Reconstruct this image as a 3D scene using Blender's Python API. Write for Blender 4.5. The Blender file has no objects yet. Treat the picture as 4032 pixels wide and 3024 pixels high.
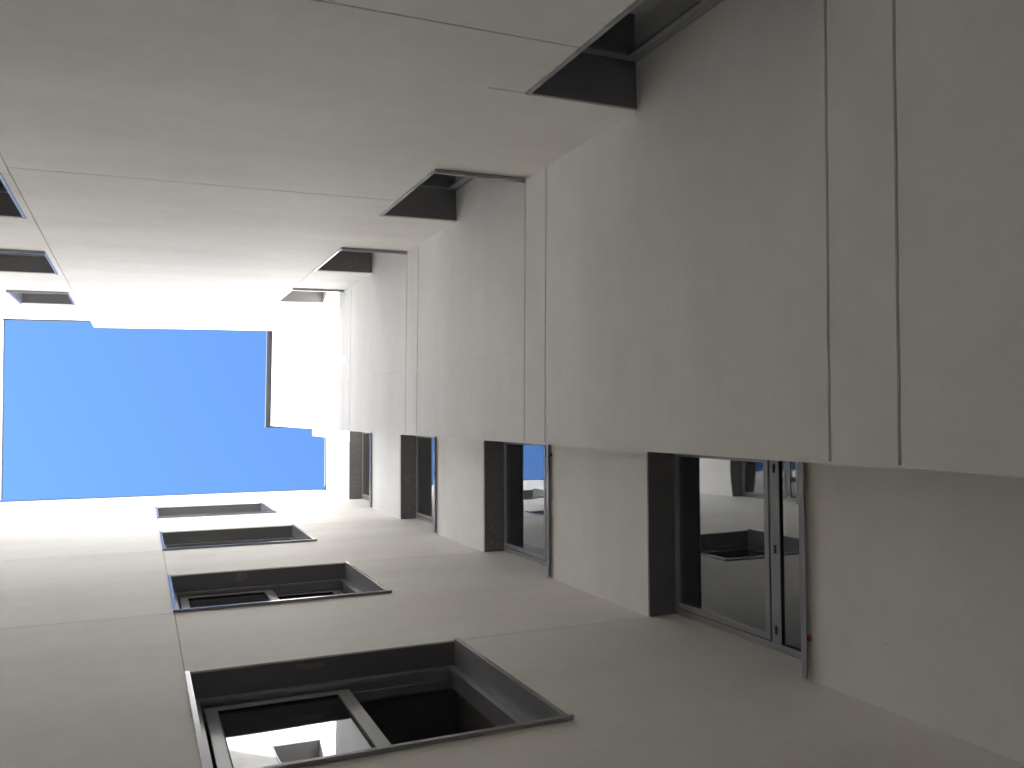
import bpy, bmesh, math, random
from mathutils import Matrix, Vector, noise

SC = bpy.context.scene
COL = SC.collection
random.seed(7)

# ------------------------------------------------------------------ camera
cam_d = bpy.data.cameras.new('camera')
cam_d.sensor_width = 36.0
cam_d.lens = 28.984
cam_d.clip_start = 0.05
cam_d.clip_end = 500.0
cam = bpy.data.objects.new('camera', cam_d)
COL.objects.link(cam)
right = Vector((-0.0080, 0.9112, -0.4119))
fwd = Vector((0.0360, 0.4119, 0.9105)).normalized()
right = (right - fwd * right.dot(fwd)).normalized()
up = right.cross(fwd)
cam.matrix_world = Matrix((
    (right.x, up.x, -fwd.x, 0.0),
    (right.y, up.y, -fwd.y, 0.0),
    (right.z, up.z, -fwd.z, 1.5),
    (0, 0, 0, 1)))
SC.camera = cam

# ------------------------------------------------------------------ sky, sun, exposure
SUN = Vector((0.470, 1.020, -0.975)).normalized()          # direction the light travels
elev = math.asin(-SUN.z)
azim = math.atan2(-SUN.x, -SUN.y)
world = bpy.data.worlds.new('World')
SC.world = world
world.use_nodes = True
wn = world.node_tree
wn.nodes.clear()
sky = wn.nodes.new('ShaderNodeTexSky')
sky.sky_type = 'NISHITA'
sky.sun_disc = False
sky.sun_elevation = elev
sky.sun_rotation = azim
sky.altitude = 2000
sky.air_density = 1.6
sky.dust_density = 0.0
sky.ozone_density = 10.0
bg = wn.nodes.new('ShaderNodeBackground')
bg.inputs['Strength'].default_value = 0.072
wo = wn.nodes.new('ShaderNodeOutputWorld')
wn.links.new(sky.outputs[0], bg.inputs['Color'])
wn.links.new(bg.outputs[0], wo.inputs['Surface'])

sun_d = bpy.data.lights.new('sun', 'SUN')
sun_d.energy = 5.0
sun_d.angle = math.radians(0.5)
sun_d.color = (1.0, 0.972, 0.93)
sun = bpy.data.objects.new('sun', sun_d)
COL.objects.link(sun)
sun.location = (-8, -18, 30)
sun.rotation_euler = SUN.to_track_quat('-Z', 'Y').to_euler()

SC.view_settings.view_transform = 'Standard'
SC.view_settings.look = 'None'
SC.view_settings.exposure = 2.42
SC.view_settings.gamma = 1.0
SC.view_settings.use_curve_mapping = False
SC.render.engine = 'CYCLES'
SC.cycles.max_bounces = 32
SC.cycles.diffuse_bounces = 24
SC.cycles.glossy_bounces = 12
SC.cycles.transparent_max_bounces = 12
SC.cycles.use_denoising = True

# ------------------------------------------------------------------ materials
def new_mat(name):
    m = bpy.data.materials.new(name)
    m.use_nodes = True
    nt = m.node_tree
    nt.nodes.clear()
    out = nt.nodes.new('ShaderNodeOutputMaterial')
    return m, nt, out

def N(nt, kind, **kw):
    n = nt.nodes.new(kind)
    for k, v in kw.items():
        if k.startswith('in_'):
            n.inputs[k[3:].replace('_', ' ')].default_value = v
        else:
            setattr(n, k, v)
    return n

def stucco(name, base, seed=0.0):
    m, nt, out = new_mat(name)
    L = nt.links.new
    tc = N(nt, 'ShaderNodeTexCoord')
    mp = N(nt, 'ShaderNodeMapping')
    mp.inputs['Location'].default_value = (seed * 3.1, seed * 1.7, seed)
    L(tc.outputs['Object'], mp.inputs['Vector'])
    st = N(nt, 'ShaderNodeMapping')                      # trowelled bands run level
    st.inputs['Scale'].default_value = (0.45, 1.0, 1.9)
    L(mp.outputs[0], st.inputs['Vector'])
    n1 = N(nt, 'ShaderNodeTexNoise', in_Scale=0.7, in_Detail=3.0, in_Roughness=0.5)
    L(st.outputs[0], n1.inputs['Vector'])
    n2 = N(nt, 'ShaderNodeTexNoise', in_Scale=5.5, in_Detail=4.0, in_Roughness=0.65)
    L(mp.outputs[0], n2.inputs['Vector'])
    n3 = N(nt, 'ShaderNodeTexNoise', in_Scale=230.0, in_Detail=1.0)
    L(mp.outputs[0], n3.inputs['Vector'])
    cr = N(nt, 'ShaderNodeValToRGB')
    cr.color_ramp.elements[0].position = 0.30
    cr.color_ramp.elements[1].position = 0.70
    b = Vector(base)
    cr.color_ramp.elements[0].color = (b.x * .925, b.y * .915, b.z * .90, 1)
    cr.color_ramp.elements[1].color = (b.x * 1.03, b.y * 1.033, b.z * 1.036, 1)
    L(n1.outputs['Fac'], cr.inputs['Fac'])
    mr = N(nt, 'ShaderNodeMapRange')
    mr.inputs['From Min'].default_value = 0.3
    mr.inputs['From Max'].default_value = 0.7
    mr.inputs['To Min'].default_value = 0.968
    mr.inputs['To Max'].default_value = 1.02
    L(n2.outputs['Fac'], mr.inputs['Value'])
    mr3 = N(nt, 'ShaderNodeMapRange')
    mr3.inputs['From Min'].default_value = 0.25
    mr3.inputs['From Max'].default_value = 0.75
    mr3.inputs['To Min'].default_value = 0.94
    mr3.inputs['To Max'].default_value = 1.06
    L(n3.outputs['Fac'], mr3.inputs['Value'])
    mu = N(nt, 'ShaderNodeMath', operation='MULTIPLY')
    L(mr.outputs[0], mu.inputs[0]); L(mr3.outputs[0], mu.inputs[1])
    # sparse dark specks and pin holes
    vo = N(nt, 'ShaderNodeTexVoronoi', in_Scale=5.0)
    L(mp.outputs[0], vo.inputs['Vector'])
    sp = N(nt, 'ShaderNodeMapRange')
    sp.inputs['From Min'].default_value = 0.012
    sp.inputs['From Max'].default_value = 0.03
    sp.inputs['To Min'].default_value = 0.6
    sp.inputs['To Max'].default_value = 1.0
    L(vo.outputs['Distance'], sp.inputs['Value'])
    mu2 = N(nt, 'ShaderNodeMath', operation='MULTIPLY')
    L(mu.outputs[0], mu2.inputs[0]); L(sp.outputs[0], mu2.inputs[1])
    mx = N(nt, 'ShaderNodeVectorMath', operation='SCALE')
    L(cr.outputs['Color'], mx.inputs[0]); L(mu2.outputs[0], mx.inputs['Scale'])
    bs = N(nt, 'ShaderNodeBsdfPrincipled')
    bs.inputs['Roughness'].default_value = 0.66
    bs.inputs['Specular IOR Level'].default_value = 0.42
    L(mx.outputs[0], bs.inputs['Base Color'])
    bu1 = N(nt, 'ShaderNodeBump')
    bu1.inputs['Strength'].default_value = 0.35
    bu1.inputs['Distance'].default_value = 0.0035
    L(n3.outputs['Fac'], bu1.inputs['Height'])
    n4 = N(nt, 'ShaderNodeTexNoise', in_Scale=2.2, in_Detail=1.0)
    L(st.outputs[0], n4.inputs['Vector'])
    bu2 = N(nt, 'ShaderNodeBump')
    bu2.inputs['Strength'].default_value = 0.16
    bu2.inputs['Distance'].default_value = 0.012
    L(n4.outputs['Fac'], bu2.inputs['Height'])
    L(bu1.outputs[0], bu2.inputs['Normal'])
    L(bu2.outputs[0], bs.inputs['Normal'])
    L(bs.outputs[0], out.inputs['Surface'])
    return m

def metal(name, base, rough, dust=0.35):
    m, nt, out = new_mat(name)
    L = nt.links.new
    tc = N(nt, 'ShaderNodeTexCoord')
    n1 = N(nt, 'ShaderNodeTexNoise', in_Scale=9.0, in_Detail=6.0, in_Roughness=0.7)
    L(tc.outputs['Object'], n1.inputs['Vector'])
    n2 = N(nt, 'ShaderNodeTexNoise', in_Scale=38.0, in_Detail=3.0, in_Roughness=0.6)
    L(tc.outputs['Object'], n2.inputs['Vector'])
    a = N(nt, 'ShaderNodeMapRange')
    a.inputs['From Min'].default_value = 0.66
    a.inputs['From Max'].default_value = 0.74
    a.inputs['To Max'].default_value = dust
    L(n2.outputs['Fac'], a.inputs['Value'])
    c = N(nt, 'ShaderNodeMapRange')
    c.inputs['From Min'].default_value = 0.45
    c.inputs['From Max'].default_value = 0.75
    c.inputs['To Max'].default_value = 1.0
    L(n1.outputs['Fac'], c.inputs['Value'])
    f = N(nt, 'ShaderNodeMath', operation='MULTIPLY')
    L(a.outputs[0], f.inputs[0]); L(c.outputs[0], f.inputs[1])
    mix = N(nt, 'ShaderNodeMix', data_type='RGBA')
    mix.inputs[6].default_value = (*base, 1)
    mix.inputs[7].default_value = (0.42, 0.40, 0.37, 1)
    L(f.outputs[0], mix.inputs[0])
    bs = N(nt, 'ShaderNodeBsdfPrincipled')
    bs.inputs['Specular IOR Level'].default_value = 0.55
    rr = N(nt, 'ShaderNodeMapRange')
    rr.inputs['To Min'].default_value = rough - .005
    rr.inputs['To Max'].default_value = rough + .005
    L(n1.outputs['Fac'], rr.inputs['Value'])
    L(rr.outputs[0], bs.inputs['Roughness'])
    L(mix.outputs[2], bs.inputs['Base Color'])
    L(bs.outputs[0], out.inputs['Surface'])
    return m

def plain(name, base, rough=0.8):
    m, nt, out = new_mat(name)
    L = nt.links.new
    tc = N(nt, 'ShaderNodeTexCoord')
    n1 = N(nt, 'ShaderNodeTexNoise', in_Scale=14.0, in_Detail=5.0)
    L(tc.outputs['Object'], n1.inputs['Vector'])
    mr = N(nt, 'ShaderNodeMapRange')
    mr.inputs['To Min'].default_value = 0.75
    mr.inputs['To Max'].default_value = 1.25
    L(n1.outputs['Fac'], mr.inputs['Value'])
    v = N(nt, 'ShaderNodeVectorMath', operation='SCALE')
    v.inputs[0].default_value = base
    L(mr.outputs[0], v.inputs['Scale'])
    bs = N(nt, 'ShaderNodeBsdfPrincipled')
    bs.inputs['Roughness'].default_value = rough
    L(v.outputs[0], bs.inputs['Base Color'])
    L(bs.outputs[0], out.inputs['Surface'])
    return m

def glass(name, floor_refl):
    m, nt, out = new_mat(name)
    L = nt.links.new
    tc = N(nt, 'ShaderNodeTexCoord')
    n1 = N(nt, 'ShaderNodeTexNoise', in_Scale=1.6, in_Detail=1.0)
    L(tc.outputs['Object'], n1.inputs['Vector'])
    bu = N(nt, 'ShaderNodeBump')
    bu.inputs['Strength'].default_value = 0.10
    bu.inputs['Distance'].default_value = 0.02
    L(n1.outputs['Fac'], bu.inputs['Height'])
    fr = N(nt, 'ShaderNodeFresnel')
    fr.inputs['IOR'].default_value = 1.52
    ml = N(nt, 'ShaderNodeMapRange')
    ml.inputs['To Min'].default_value = floor_refl
    ml.inputs['To Max'].default_value = 1.0
    L(fr.outputs[0], ml.inputs['Value'])
    tr = N(nt, 'ShaderNodeBsdfTransparent')
    tr.inputs['Color'].default_value = (0.42, 0.46, 0.46, 1)
    gl = N(nt, 'ShaderNodeBsdfGlossy')
    gl.inputs['Roughness'].default_value = 0.012
    gl.inputs['Color'].default_value = (0.95, 0.97, 1.0, 1)
    L(bu.outputs[0], gl.inputs['Normal'])
    # dusty film
    n2 = N(nt, 'ShaderNodeTexNoise', in_Scale=7.0, in_Detail=8.0, in_Roughness=0.75)
    L(tc.outputs['Object'], n2.inputs['Vector'])
    dm = N(nt, 'ShaderNodeMapRange')
    dm.inputs['From Min'].default_value = 0.45
    dm.inputs['From Max'].default_value = 0.8
    dm.inputs['To Min'].default_value = 0.01
    dm.inputs['To Max'].default_value = 0.10
    L(n2.outputs['Fac'], dm.inputs['Value'])
    df = N(nt, 'ShaderNodeBsdfDiffuse')
    df.inputs['Color'].default_value = (0.45, 0.44, 0.42, 1)
    mx = N(nt, 'ShaderNodeMixShader')
    L(ml.outputs[0], mx.inputs[0]); L(tr.outputs[0], mx.inputs[1]); L(gl.outputs[0], mx.inputs[2])
    m2 = N(nt, 'ShaderNodeMixShader')
    L(dm.outputs[0], m2.inputs[0]); L(mx.outputs[0], m2.inputs[1]); L(df.outputs[0], m2.inputs[2])
    L(m2.outputs[0], out.inputs['Surface'])
    return m

CREAM = (0.907, 0.894, 0.866)
M_STUCCO = stucco('cream_stucco', CREAM, 0.0)
M_BED = stucco('groove_mortar', (0.52, 0.49, 0.41), 3.0)
M_METAL = metal('anthracite_aluminium', (0.20, 0.195, 0.20), 0.36, 0.25)
M_FRAME = metal('anthracite_frame', (0.33, 0.33, 0.345), 0.26, 0.03)
M_COPE = metal('dark_coping', (0.014, 0.016, 0.022), 0.60, 0.05)
M_TRIM = metal('satin_trim', (0.34, 0.34, 0.355), 0.14, 0.03)
M_EDGE = metal('grey_flashing', (0.07, 0.068, 0.065), 0.5, 0.1)
M_SMUDGE = plain('plaster_dust', (0.30, 0.29, 0.28), 0.95)
M_GLASS = glass('solar_glass', 0.24)
M_RUBBER = plain('black_gasket', (0.012, 0.012, 0.012), 0.6)
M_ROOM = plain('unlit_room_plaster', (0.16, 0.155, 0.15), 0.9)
M_MORTAR = plain('pale_mortar', (0.55, 0.54, 0.51), 0.95)
M_RED = plain('red_plastic', (0.55, 0.05, 0.02), 0.5)
M_GROUND = plain('concrete_paving', (0.45, 0.44, 0.41), 0.9)

# ------------------------------------------------------------------ mesh helpers
def add_box(bm, x0, x1, y0, y1, z0, z1):
    x0, x1 = min(x0, x1), max(x0, x1)
    y0, y1 = min(y0, y1), max(y0, y1)
    z0, z1 = min(z0, z1), max(z0, z1)
    v = [bm.verts.new((x, y, z)) for x in (x0, x1) for y in (y0, y1) for z in (z0, z1)]
    for q in ((0, 1, 3, 2), (4, 6, 7, 5), (0, 4, 5, 1), (2, 3, 7, 6), (0, 2, 6, 4), (1, 5, 7, 3)):
        bm.faces.new([v[i] for i in q])

def link_mesh(name, bm, mat, parent, bevel=0.0):
    bmesh.ops.recalc_face_normals(bm, faces=bm.faces[:])
    if bevel > 0:
        bmesh.ops.bevel(bm, geom=bm.edges[:], offset=bevel, segments=2, affect='EDGES', profile=0.5)
    me = bpy.data.meshes.new(name)
    bm.to_mesh(me)
    bm.free()
    me.materials.append(mat)
    o = bpy.data.objects.new(name, me)
    COL.objects.link(o)
    o.parent = parent
    return o

def frange(a, b, step):
    n = max(1, int(math.ceil((b - a) / step - 1e-6)))
    return [a + (b - a) * i / n for i in range(n + 1)]

class Wall:
    """A wall with its own frame: local x along it, local y into it, z up.
    u is given as the world coordinate the wall runs along (x or y)."""
    def __init__(self, label, origin, ang, su):
        e = bpy.data.objects.new('courtyard_wall', None)
        COL.objects.link(e)
        e.empty_display_size = 0.3
        e.location = origin
        e.rotation_euler = (0, 0, ang)
        e['label'] = label
        e['category'] = 'wall'
        e['kind'] = 'thing'
        self.root = e
        self.su = su

    def boxes(self, name, mat, rects, parent=None, bevel=0.0):
        bm = bmesh.new()
        for (u0, u1, d0, d1, z0, z1) in rects:
            add_box(bm, self.su * u0, self.su * u1, d0, d1, z0, z1)
        return link_mesh(name, bm, mat, parent or self.root, bevel)

    def build(self, urange, ztop, openings, grooves, thick=0.30, tops=()):
        """tops: (u0, u1, ztop) raised stretches. Splits the face into render panels
        wherever grooves and openings part it."""
        COAT = 0.012
        U = {urange[0], urange[1]}
        Z = {0.0, ztop}
        for t in tops:
            U.update(t[:2]); Z.add(t[2])
        for o in list(openings) + list(grooves):
            U.update((max(o[0], urange[0]), min(o[1], urange[1]))); Z.update((o[2], o[3]))
        def fill(s, step):
            s = sorted(s)
            out = [s[0]]
            for a, b in zip(s, s[1:]):
                if b - a < 1e-5:
                    continue
                out += frange(a, b, step)[1:]
            return out
        us, zs = fill(U, 0.16), fill(Z, 0.16)
        nu, nz = len(us) - 1, len(zs) - 1
        cell = {}
        for i in range(nu):
            for j in range(nz):
                u, z = (us[i] + us[i + 1]) / 2, (zs[j] + zs[j + 1]) / 2
                top = ztop
                for t in tops:
                    if t[0] < u < t[1]:
                        top = t[2]
                if z > top or any(o[0] < u < o[1] and o[2] < z < o[3] for o in openings):
                    continue
                cell[i, j] = -1 if any(o[0] < u < o[1] and o[2] < z < o[3] for o in grooves) else 0
        # the panels are what the grooves and openings leave connected
        comp = 0
        for k in list(cell):
            if cell[k] != 0:
                continue
            comp += 1
            stack = [k]
            cell[k] = comp
            while stack:
                i, j = stack.pop()
                for q in ((i + 1, j), (i - 1, j), (i, j + 1), (i, j - 1)):
                    if cell.get(q) == 0:
                        cell[q] = comp
                        stack.append(q)
        seed = Vector((self.root.location.x * 3.7, self.root.location.y * 2.3, 5.0))
        def near_groove(i, j):
            return any(cell.get((i + a, j + b)) == -1 for a in (-1, 0) for b in (-1, 0))
        for c in range(1, comp + 1):
            bm = bmesh.new()
            F, B = {}, {}
            def vert(i, j, back):
                D = B if back else F
                if (i, j) not in D:
                    u, z, d = us[i], zs[j], (COAT if back else 0.0)
                    p = Vector((u, z, 0.0))
                    if near_groove(i, j):
                        w = noise.noise_vector(p * 9.0 + seed) * 0.0022
                        u += w.x; z += w.y
                    if not back:
                        d += noise.noise(p * 0.9 + seed) * 0.0022
                    D[i, j] = bm.verts.new((self.su * u, d, z))
                return D[i, j]
            for (i, j), v in cell.items():
                if v != c:
                    continue
                bm.faces.new((vert(i, j, 0), vert(i + 1, j, 0), vert(i + 1, j + 1, 0), vert(i, j + 1, 0)))
                for q, a, b in (((i + 1, j), (i + 1, j), (i + 1, j + 1)), ((i - 1, j), (i, j), (i, j + 1)),
                                ((i, j + 1), (i, j + 1), (i + 1, j + 1)), ((i, j - 1), (i, j), (i + 1, j))):
                    if cell.get(q) != c:
                        bm.faces.new((vert(*a, 0), vert(*b, 0), vert(*b, 1), vert(*a, 1)))
            o = link_mesh('render_panel', bm, M_STUCCO, self.root)
            me = o.data
            me.polygons.foreach_set('use_smooth', [True] * len(me.polygons))
            me.set_sharp_from_angle(angle=math.radians(35))
        # the masonry behind: bottoms of the grooves, reveals, back (one piece per connected stretch)
        left = set(cell)
        while left:
            k = left.pop()
            part, stack = {k}, [k]
            while stack:
                i, j = stack.pop()
                for q in ((i + 1, j), (i - 1, j), (i, j + 1), (i, j - 1)):
                    if q in left:
                        left.discard(q); part.add(q); stack.append(q)
            bm = bmesh.new()
            V = {}
            def vv(i, j, d):
                if (i, j, d) not in V:
                    V[i, j, d] = bm.verts.new((self.su * us[i], d, zs[j]))
                return V[i, j, d]
            A, Bk = COAT, thick
            for (i, j) in sorted(part):
                bm.faces.new((vv(i, j, A), vv(i + 1, j, A), vv(i + 1, j + 1, A), vv(i, j + 1, A)))
                bm.faces.new((vv(i, j, Bk), vv(i, j + 1, Bk), vv(i + 1, j + 1, Bk), vv(i + 1, j, Bk)))
                for q, a, b in (((i + 1, j), (i + 1, j), (i + 1, j + 1)), ((i - 1, j), (i, j), (i, j + 1)),
                                ((i, j + 1), (i, j + 1), (i + 1, j + 1)), ((i, j - 1), (i, j), (i + 1, j))):
                    if q not in part:
                        bm.faces.new((vv(*a, A), vv(*b, A), vv(*b, Bk), vv(*a, Bk)))
            link_mesh('wall_core', bm, M_BED, self.root)

    def coping(self, name, mat, u0, u1, z, proud, back, h):
        return self.boxes(name, mat, [(u0, u1, -proud, back, z + 0.003, z + h)], bevel=0.003)

    # ---- ragged mortar left along a frame: vertical (fixed u) or level (fixed z)
    def smear(self, parent, a0, a1, at, side, d, width, vertical=True, seed=0, name='mortar_smear'):
        bm = bmesh.new()
        n = max(4, int((a1 - a0) / 0.014))
        fr, bk, fo, bo = [], [], [], []
        for i in range(n + 1):
            t = a0 + (a1 - a0) * i / n
            w = width * max(0.05, 0.40 + 0.55 * noise.noise(Vector((t * 7.0, seed * 7.3, 1.0)))
                            + 0.7 * noise.noise(Vector((t * 26.0, seed * 3.1, 4.0))))
            for lst, off, dd in ((fr, 0, d), (fo, w, d), (bk, 0, d + 0.006), (bo, w, d + 0.006)):
                p = at + side * off
                lst.append(bm.verts.new((self.su * p, dd, t) if vertical else (self.su * t, dd, p)))
        for i in range(n):
            bm.faces.new((fr[i], fr[i + 1], fo[i + 1], fo[i]))
            bm.faces.new((fo[i], fo[i + 1], bo[i + 1], bo[i]))
            bm.faces.new((fr[i], bk[i], bk[i + 1], fr[i + 1]))
        return link_mesh(name, bm, M_MORTAR, parent)

    # ---- a smudge of plaster lying on a soffit (level) plane
    def smudge(self, parent, uc, dc, z, lu, ld, seed=0):
        bm = bmesh.new()
        ring = []
        n = 26
        for i in range(n):
            a = 2 * math.pi * i / n
            r = 0.75 + 0.7 * noise.noise(Vector((math.cos(a) * 2.2, math.sin(a) * 2.2, seed * 5.0)))
            ring.append((uc + math.cos(a) * lu * r, dc + math.sin(a) * ld * r))
        lo = [bm.verts.new((self.su * u, d, z - 0.0035)) for u, d in ring]
        hi = [bm.verts.new((self.su * u, d, z)) for u, d in ring]
        bm.faces.new(lo)
        for i in range(n):
            k = (i + 1) % n
            bm.faces.new((lo[i], lo[k], hi[k], hi[i]))
        return link_mesh('plaster_smudge', bm, M_SMUDGE, parent)

    # ---- splashes of plaster left on a head lining, too fine to pick apart
    def specks(self, parent, u0, u1, d0, d1, z, n, seed):
        rnd = random.Random(seed)
        bm = bmesh.new()
        for i in range(n):
            uc, dc = rnd.uniform(u0, u1), rnd.uniform(d0, d1)
            L, w, a = rnd.uniform(.004, .022), rnd.uniform(.0015, .004), rnd.uniform(0, math.pi)
            ring = []
            for k in range(7):
                t = 2 * math.pi * k / 7
                r = rnd.uniform(.6, 1.2)
                x, y = math.cos(t) * L * r, math.sin(t) * w * r
                ring.append((uc + x * math.cos(a) - y * math.sin(a), dc + x * math.sin(a) + y * math.cos(a)))
            lo = [bm.verts.new((self.su * u, d, z - .002)) for u, d in ring]
            hi = [bm.verts.new((self.su * u, d, z)) for u, d in ring]
            bm.faces.new(lo)
            for k in range(7):
                q = (k + 1) % 7
                bm.faces.new((lo[k], lo[q], hi[q], hi[k]))
        o = link_mesh('plaster_splashes', bm, M_MORTAR, parent)
        o['kind'] = 'stuff'
        return o

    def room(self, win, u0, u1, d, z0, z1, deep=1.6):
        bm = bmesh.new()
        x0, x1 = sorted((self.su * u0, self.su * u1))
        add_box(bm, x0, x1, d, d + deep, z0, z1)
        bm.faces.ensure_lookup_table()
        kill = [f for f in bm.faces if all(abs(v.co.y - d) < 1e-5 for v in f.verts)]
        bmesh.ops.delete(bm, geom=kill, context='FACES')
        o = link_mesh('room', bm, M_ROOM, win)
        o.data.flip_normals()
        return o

    # ---- upper sash over a low fixed light, metal lined, against an adjoining wall on one side
    def tilt_window(self, u_free, u_corner, z0, z1, dep, low, seed, label=None, free_jamb=True, both=False, strip=0.024, room_corner=None, lip=0.034):
        s = 1 if u_corner > u_free else -1           # from the free jamb towards the adjoining wall
        F = lambda u, k: u + s * k
        J = strip if free_jamb else 0.0
        lin = [(u_free, u_corner, 0.010, dep + 0.01, z1 - 0.008, z1)]
        win = self.boxes('window', M_METAL, lin)
        if label:
            win['label'] = label
        if free_jamb:
            self.boxes('jamb_trim', M_TRIM, [(u_free, F(u_free, J), -0.010, dep, z0 + .002, z1 - 0.010)], win, 0.002)
        if both:
            self.boxes('jamb_trim', M_TRIM, [(u_corner, F(u_corner, -J), -0.010, dep, z0 + .002, z1 - 0.010)], win, 0.002)
        sill = self.boxes('sill', M_TRIM, [
            (F(u_free, 0.003), F(u_corner, -0.012 if not both else -.003), -0.030, dep + 0.02, z0 - 0.004, z0 + 0.008),
            (F(u_free, 0.003), F(u_corner, -0.012 if not both else -.003), -0.034, -0.029, z0 - lip, z0 + 0.008)], win, 0.0012)
        a, b = F(u_free, J), (F(u_corner, -J) if both else u_corner)
        fw = 0.042
        d0, d1 = dep, dep + 0.07
        zt, zb = z1 - 0.009, z0 + 0.008
        tz = z0 + low                                   # transom bottom
        th = 0.078
        # fixed frame
        self.boxes('fixed_frame', M_FRAME, [
            (a, F(a, fw), d0, d1, zb, zt), (F(b, -fw), b, d0, d1, zb, zt),
            (F(a, fw), F(b, -fw), d0, d1, zt - 0.022, zt),
            (F(a, fw), F(b, -fw), d0, d1, zb, zb + 0.045)], win, 0.0015)
        self.boxes('transom', M_FRAME, [(F(a, fw), F(b, -fw), d0 + .0015, d1, tz, tz + th)], win, 0.0015)
        # black gap round the sash, then the sash
        g = 0.008
        sa, sb, sz0, sz1 = F(a, fw + g), F(b, -fw - g), tz + th + g, zt - 0.022 - g
        self.boxes('gasket', M_RUBBER, [(F(a, fw), F(b, -fw), d0 + 0.02, d0 + .024, tz + th, zt - 0.022)] if False else [
            (F(a, fw), sa, d0 + 0.022, d1, tz + th, zt - .022), (sb, F(b, -fw), d0 + 0.022, d1, tz + th, zt - .022),
            (sa, sb, d0 + 0.022, d1, tz + th, sz0), (sa, sb, d0 + 0.022, d1, sz1, zt - .022)], win)
        sw = 0.040
        self.boxes('sash', M_FRAME, [
            (sa, F(sa, sw), d0 - .004, d1, sz0, sz1), (F(sb, -sw), sb, d0 - .004, d1, sz0, sz1),
            (F(sa, sw), F(sb, -sw), d0 - .004, d1, sz0, sz0 + sw), (F(sa, sw), F(sb, -sw), d0 - .004, d1, sz1 - 0.028, sz1)], win, 0.002)
        self.boxes('pane', M_GLASS, [(F(sa, sw - .004), F(sb, -sw + .004), d0 + 0.006, d0 + 0.018, sz0 + sw - .004, sz1 - 0.024)], win)
        self.boxes('pane', M_GLASS, [(F(a, fw - .004), F(b, -fw + .004), d0 + 0.016, d0 + 0.028, zb + .041, tz + .004)], win)
        self.boxes('glazing_bead', M_RUBBER, [
            (F(a, fw), F(a, fw + .008), d0 + 0.006, d0 + .0155, zb + .045, tz), (F(b, -fw - .008), F(b, -fw), d0 + .006, d0 + .0155, zb + .045, tz),
            (F(a, fw + .008), F(b, -fw - .008), d0 + .006, d0 + .0155, tz - .008, tz)], win)
        # drain slots with covers along the transom
        wdt = abs(b - a)
        n = 3 if wdt > 0.9 else 2
        for i in range(n):
            c = a + (b - a) * ((0.10 + 0.40 * i) if n == 3 else (0.14 + 0.72 * i))
            self.boxes('drain_slot', M_RUBBER, [(c - .025, c + .025, d0 - .0025, d0 + .006, tz + .028, tz + .048)], win, 0.0)
        # untidy mortar where frame meets the plaster
        self.smear(win, zb + 0.02, zt - .01, b if not both else a, -s if not both else s, d0 - .0075, 0.011, True, seed)
        if free_jamb:
            self.smear(win, z0 + 0.03, z1 - 0.03, u_free, -s, -0.0035, 0.007, True, seed + 3.3)
        rc = u_corner if room_corner is None else room_corner
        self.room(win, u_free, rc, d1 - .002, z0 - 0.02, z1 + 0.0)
        return win

    # ---- wide sliding window, metal lined on all four sides
    def sliding_window(self, u0, u1, z0, z1, dep, seed, label=None, slid_open=False):
        win = self.boxes('window', M_METAL, [(u0, u1, 0.010, dep + .12, z1 - 0.008, z1)])
        if label:
            win['label'] = label
        J = 0.026
        for q in ((u0, u0 + J), (u1 - J, u1)):
            self.boxes('jamb_trim', M_TRIM, [(q[0], q[1], -0.012, dep, z0 + .010, z1 - .010 + (0.03 if q[0] == u0 else 0.0) * 0)], win, 0.002)
        self.boxes('sill', M_TRIM, [
            (u0 - .004, u1 + .004, -0.020, dep + .02, z0 - .004, z0 + .008),
            (u0 - .004, u1 + .004, -0.024, -0.019, z0 - .014, z0 + .010)], win, 0.0012)
        a, b = u0 + J, u1 - J
        zt, zb = z1 - .009, z0 + .008
        # outer frame with stepped tracks
        self.boxes('fixed_frame', M_FRAME, [
            (a, a + .05, dep, dep + .022, zb, zt), (b - .05, b, dep, dep + .022, zb, zt),
            (a + .05, b - .05, dep, dep + .022, zt - .05, zt), (a + .05, b - .05, dep, dep + .022, zb, zb + .045)], win, 0.0015)
        self.boxes('track', M_FRAME, [
            (a, a + .030, dep + .0225, dep + .13, zb, zt), (b - .030, b, dep + .0225, dep + .13, zb, zt),
            (a + .03, b - .03, dep + .0225, dep + .13, zt - .030, zt), (a + .03, b - .03, dep + .0225, dep + .13, zb, zb + .028),
            (a + .03, b - .03, dep + .072, dep + .078, zb + .028, zb + .050), (a + .03, b - .03, dep + .072, dep + .078, zt - .052, zt - .030)], win)
        mid = a + (b - a) * 0.53
        second = (a + .085, mid + .030, dep + .082) if slid_open else (mid - .030, b - .072, dep + .082)
        for (s0, s1, dd) in ((a + .072, mid + .040, dep + .028), second):
            st = 0.062
            y0, y1 = zb + .05, zt - .09
            self.boxes('sash', M_FRAME, [
                (s0, s0 + st, dd, dd + .04, y0, y1), (s1 - st - .012, s1, dd, dd + .04, y0, y1),
                (s0 + st, s1 - st - .012, dd, dd + .04, y0, y0 + .06), (s0 + st, s1 - st - .012, dd, dd + .04, y1 - .055, y1)], win, 0.002)
            self.boxes('pane', M_GLASS, [(s0 + st - .004, s1 - st - .008, dd + .016, dd + .028, y0 + .056, y1 - .051)], win)
            self.boxes('glazing_bead', M_RUBBER, [
                (s0 + st, s1 - st - .012, dd + .005, dd + .0155, y1 - .063, y1 - .055), (s0 + st, s0 + st + .007, dd + .005, dd + .0155, y0 + .06, y1 - .063),
                (s1 - st - .019, s1 - st - .012, dd + .005, dd + .0155, y0 + .06, y1 - .063)], win)
        self.smear(win, z0 + .05, z1 - .02, u1, 1, -0.0035, 0.010, True, seed)
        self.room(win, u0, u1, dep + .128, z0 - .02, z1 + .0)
        return win

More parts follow.
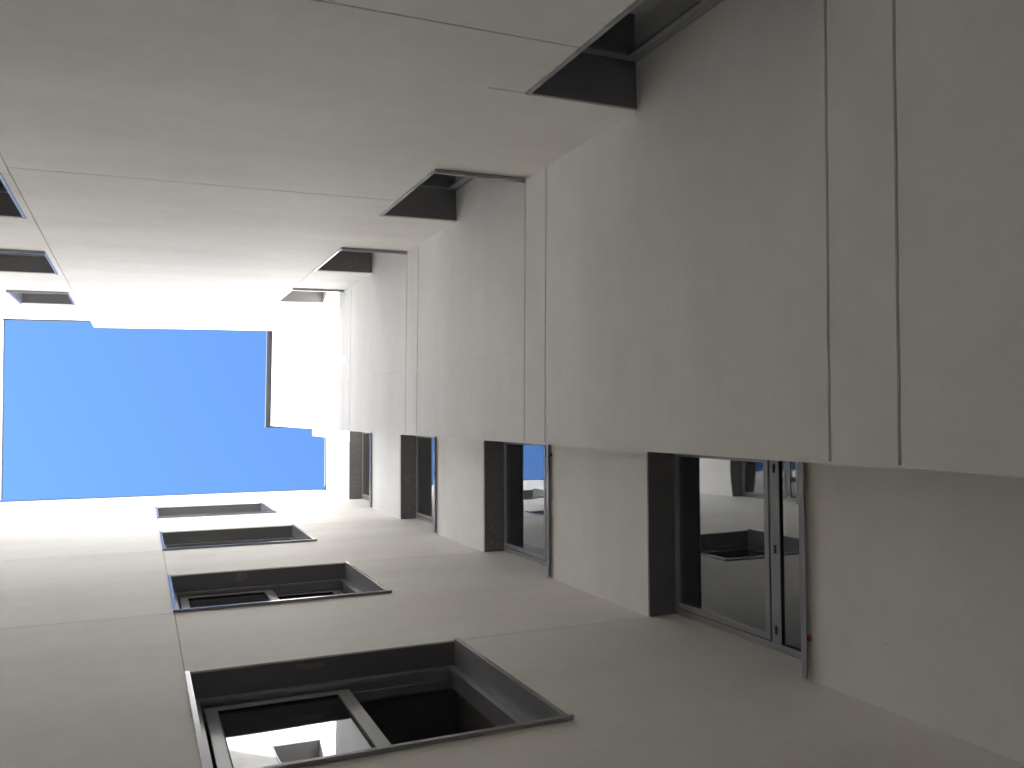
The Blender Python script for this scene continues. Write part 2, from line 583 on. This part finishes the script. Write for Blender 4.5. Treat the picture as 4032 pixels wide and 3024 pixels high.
# ------------------------------------------------------------------ the place, in metres
A_, TA = 1.729, -0.01608         # x = A_ + TA*y      wall with corner windows
B_, TB = 1.405, 0.00703          # x = -(B_ + TB*y)   wall with sliding windows
D1, TC = 2.620, 0.01559          # y = D1 + TC*x      wall with paired grooves
D2, TD = 3.2647, 0.00309         # y = D2 + TD*x      narrow wall set back
S_ = 2.130                       # y = -S_            wall behind
E_ = -0.220                      # free corner of the grooved wall

# ground
bm = bmesh.new()
add_box(bm, -40, 40, -40, 40, -0.2, 0.0)
g = link_mesh('ground', bm, M_GROUND, None)
g['kind'] = 'structure'

# --- wall with paired grooves (faces -y)
wc = Wall('cream stucco wall with pairs of level grooves and a dark overhanging coping', (0, D1, 0), math.atan(TC), 1)
gr = []
for za, zb in ((4.087, 3.740), (7.075, 6.728), (10.089, 9.690), (13.121, 12.690), (16.274, 15.815)):
    for zz, w in ((za, .016), (zb, .016)):
        gr.append((E_ + 0.012 if zz < 10 else E_ - 1, 3.0, zz - w / 2, zz + w / 2))
gr = [(max(q[0], E_), min(q[1], 2.45), q[2], q[3]) for q in gr]
wc.build((E_, 2.45), 20.10, [], gr, thick=1.30)
wc.coping('coping', M_COPE, E_ - 0.04, 2.45, 20.10, 0.105, 1.30, 0.09)

# a faint upright day joint where two lifts of plaster met
bm = bmesh.new()
pts = []
for i in range(90):
    z = 7.11 + i * 0.1
    x = 0.475 + 0.012 * noise.noise(Vector((z * 0.8, 3.0, 0.0))) + 0.006 * noise.noise(Vector((z * 4.0, 9.0, 0.0)))
    pts.append((x, z))
rows = [[bm.verts.new((x + o, d, z)) for o, d in ((-.011, .0016), (-.003, -.0022), (.003, -.0022), (.011, .0016))] for x, z in pts]
for r0, r1 in zip(rows, rows[1:]):
    for k in range(3):
        bm.faces.new((r0[k], r0[k + 1], r1[k + 1], r1[k]))
link_mesh('plaster_joint', bm, M_STUCCO, wc.root)

# --- narrow wall set back (faces -y)
wd = Wall('narrow recessed cream stucco wall with stacked windows filling its width', (0, D2, 0), math.atan(TD), 1)
LX = -(B_ + TB * 3.26)
DH = (6.420, 9.444, 12.445, 15.468)
DS = (4.913, 7.926, 10.940, 13.955)
ops = [(LX - 1, E_ + 1, s, h) for s, h in zip(DS, DH)]
wd.build((LX - 0.004, E_ + 0.02), 17.33, [(LX - 0.004, E_ + 0.02, q[2], q[3]) for q in ops], [], tops=[(-0.42, E_ + 0.02, 18.73)])
for k in range(4):
    w = wd.tilt_window(E_ - 0.001, LX + 0.001, DS[k], DH[k], 0.222, 0.44, 10 + k, free_jamb=False)
    if k:
        wd.specks(w, LX + .03, E_ - .1, 0.03, 0.20, DH[k] - .0085, 26, k)
wd.coping('coping', M_EDGE, LX + .002, -0.425, 17.33, 0.022, 0.32, 0.06)

for xx, zz in ((-1.206, 4.889), (-0.36, 7.895)):
    wd.boxes('plastic_plug', M_RED, [(xx - .011, xx + .011, -0.016, 0.004, zz - .012, zz + .009)], bevel=0.002)

# --- wall with sliding windows (faces +x)
wl = Wall('cream stucco wall with a column of wide sliding windows', (-B_, 0, 0), math.pi / 2 + math.atan(TB), 1)
LN, LF = 0.237, 1.838
ops = [(LN, LF, s, h) for s, h in zip(DS, DH)]
gr = []
W = .006
LEND = 4.20
for k in range(4):
    if k != 3:
        gr.append((LF, D2 - .003, DH[k] - .011, DH[k] - .002))          # from the window head to the narrow wall
    if k > 0:
        gr.append((-S_ - .3, LN, DS[k] - .0045, DS[k] + .0045))            # from the sill away
        gr.append((LN, LN + W, DH[k - 1], DS[k]))                            # up the jamb line
gr.append((LF - W, LF, DH[3], 17.45))
wl.build((-S_ - .3, LEND), 17.45, ops, gr)
for k in range(4):
    w = wl.sliding_window(LN, LF, DS[k], DH[k], 0.15, 20 + k, slid_open=(k == 0))
    if k == 0:
        w['label'] = 'sliding window pushed half open, a pale smudge on its head lining'
        wl.smudge(w, 0.93, 0.045, DH[k] - .0085, 0.11, 0.022, 1)
    if k == 1:
        wl.smudge(w, 0.86, 0.06, DH[k] - .0085, 0.07, 0.05, 2)
wl.coping('coping', M_EDGE, -S_ - .3, LEND, 17.45, 0.012, 0.31, 0.04)

# --- wall with corner windows (faces -x)
wt = Wall('tall cream stucco wall with windows in its inner corner and a stepped parapet', (A_, 0, 0), -math.pi / 2 + math.atan(TA), -1)
TH = (5.548, 8.565, 11.580, 14.585)
TS = (4.030, 7.053, 10.066, 13.071)
WH = (6.590, 9.625, 12.680, 15.675)
WS = (5.090, 8.140, 11.185, 14.240)
TN, TC_Y = 1.920, 2.6465
W2N, W2F, TG = -1.630, -0.894, -0.839
ops = [(TN, TC_Y + .004, s, h) for s, h in zip(TS, TH)] + [(W2N, W2F, s, h) for s, h in zip(WS, WH)]
gr = [(TG - .005, TG + .005, 0.0, 17.40)]
for zz in (4.925, 8.015, 14.03):
    gr.append((TG + .005, TN, zz - .0065, zz + .0065))
gr.append((TN - .22, TN, TH[0] - .016, TH[0] - .004))
gr.append((-S_ - .3, TG - .005, WS[1] + .06, WS[1] + .072))
gr.append((TN, TN + .008, TH[3], 16.9))
gr.append((TN, TN + .008, TH[2], TS[3]))
wt.build((-S_ - .3, TC_Y + .004), 17.90, ops, gr, tops=[(-0.80, TC_Y + .004, 19.17)])
for k in range(4):
    w = wt.tilt_window(TN, TC_Y - .001, TS[k], TH[k], 0.285, 0.635, 30 + k, lip=0.016)
    if k == 2:
        wt.specks(w, TN + .1, TC_Y - .02, 0.03, 0.26, TH[k] - .0085, 16, 9)
for k in range(4):
    wt.tilt_window(W2N, W2F, WS[k], WH[k], 0.20, 0.44, 40 + k, both=True, lip=0.016)
wt.coping('coping', M_EDGE, -S_ - .3, -0.805, 17.90, 0.020, 0.31, 0.06)
wt.coping('coping', M_EDGE, -0.80, TC_Y - .03, 19.17, 0.006, 0.31, 0.03)

# --- wall behind the camera (faces +y)
ws = Wall('shaded cream stucco wall seen as a sliver, facing the paired grooves', (0, -S_, 0), math.pi, -1)
SXL, SXR = -(B_ - TB * S_), A_ - TA * S_
ops = [(SXL - .004, -0.45, s, h) for s, h in zip(WS, WH)]
ws.build((SXL - .004, SXR + .004), 17.95, ops, [])
for k in range(4):
    ws.tilt_window(-0.45, SXL + .001, WS[k], WH[k], 0.25, 0.44, 50 + k)
ws.coping('coping', M_EDGE, SXL + .002, SXR - .03, 17.95, 0.012, 0.31, 0.04)
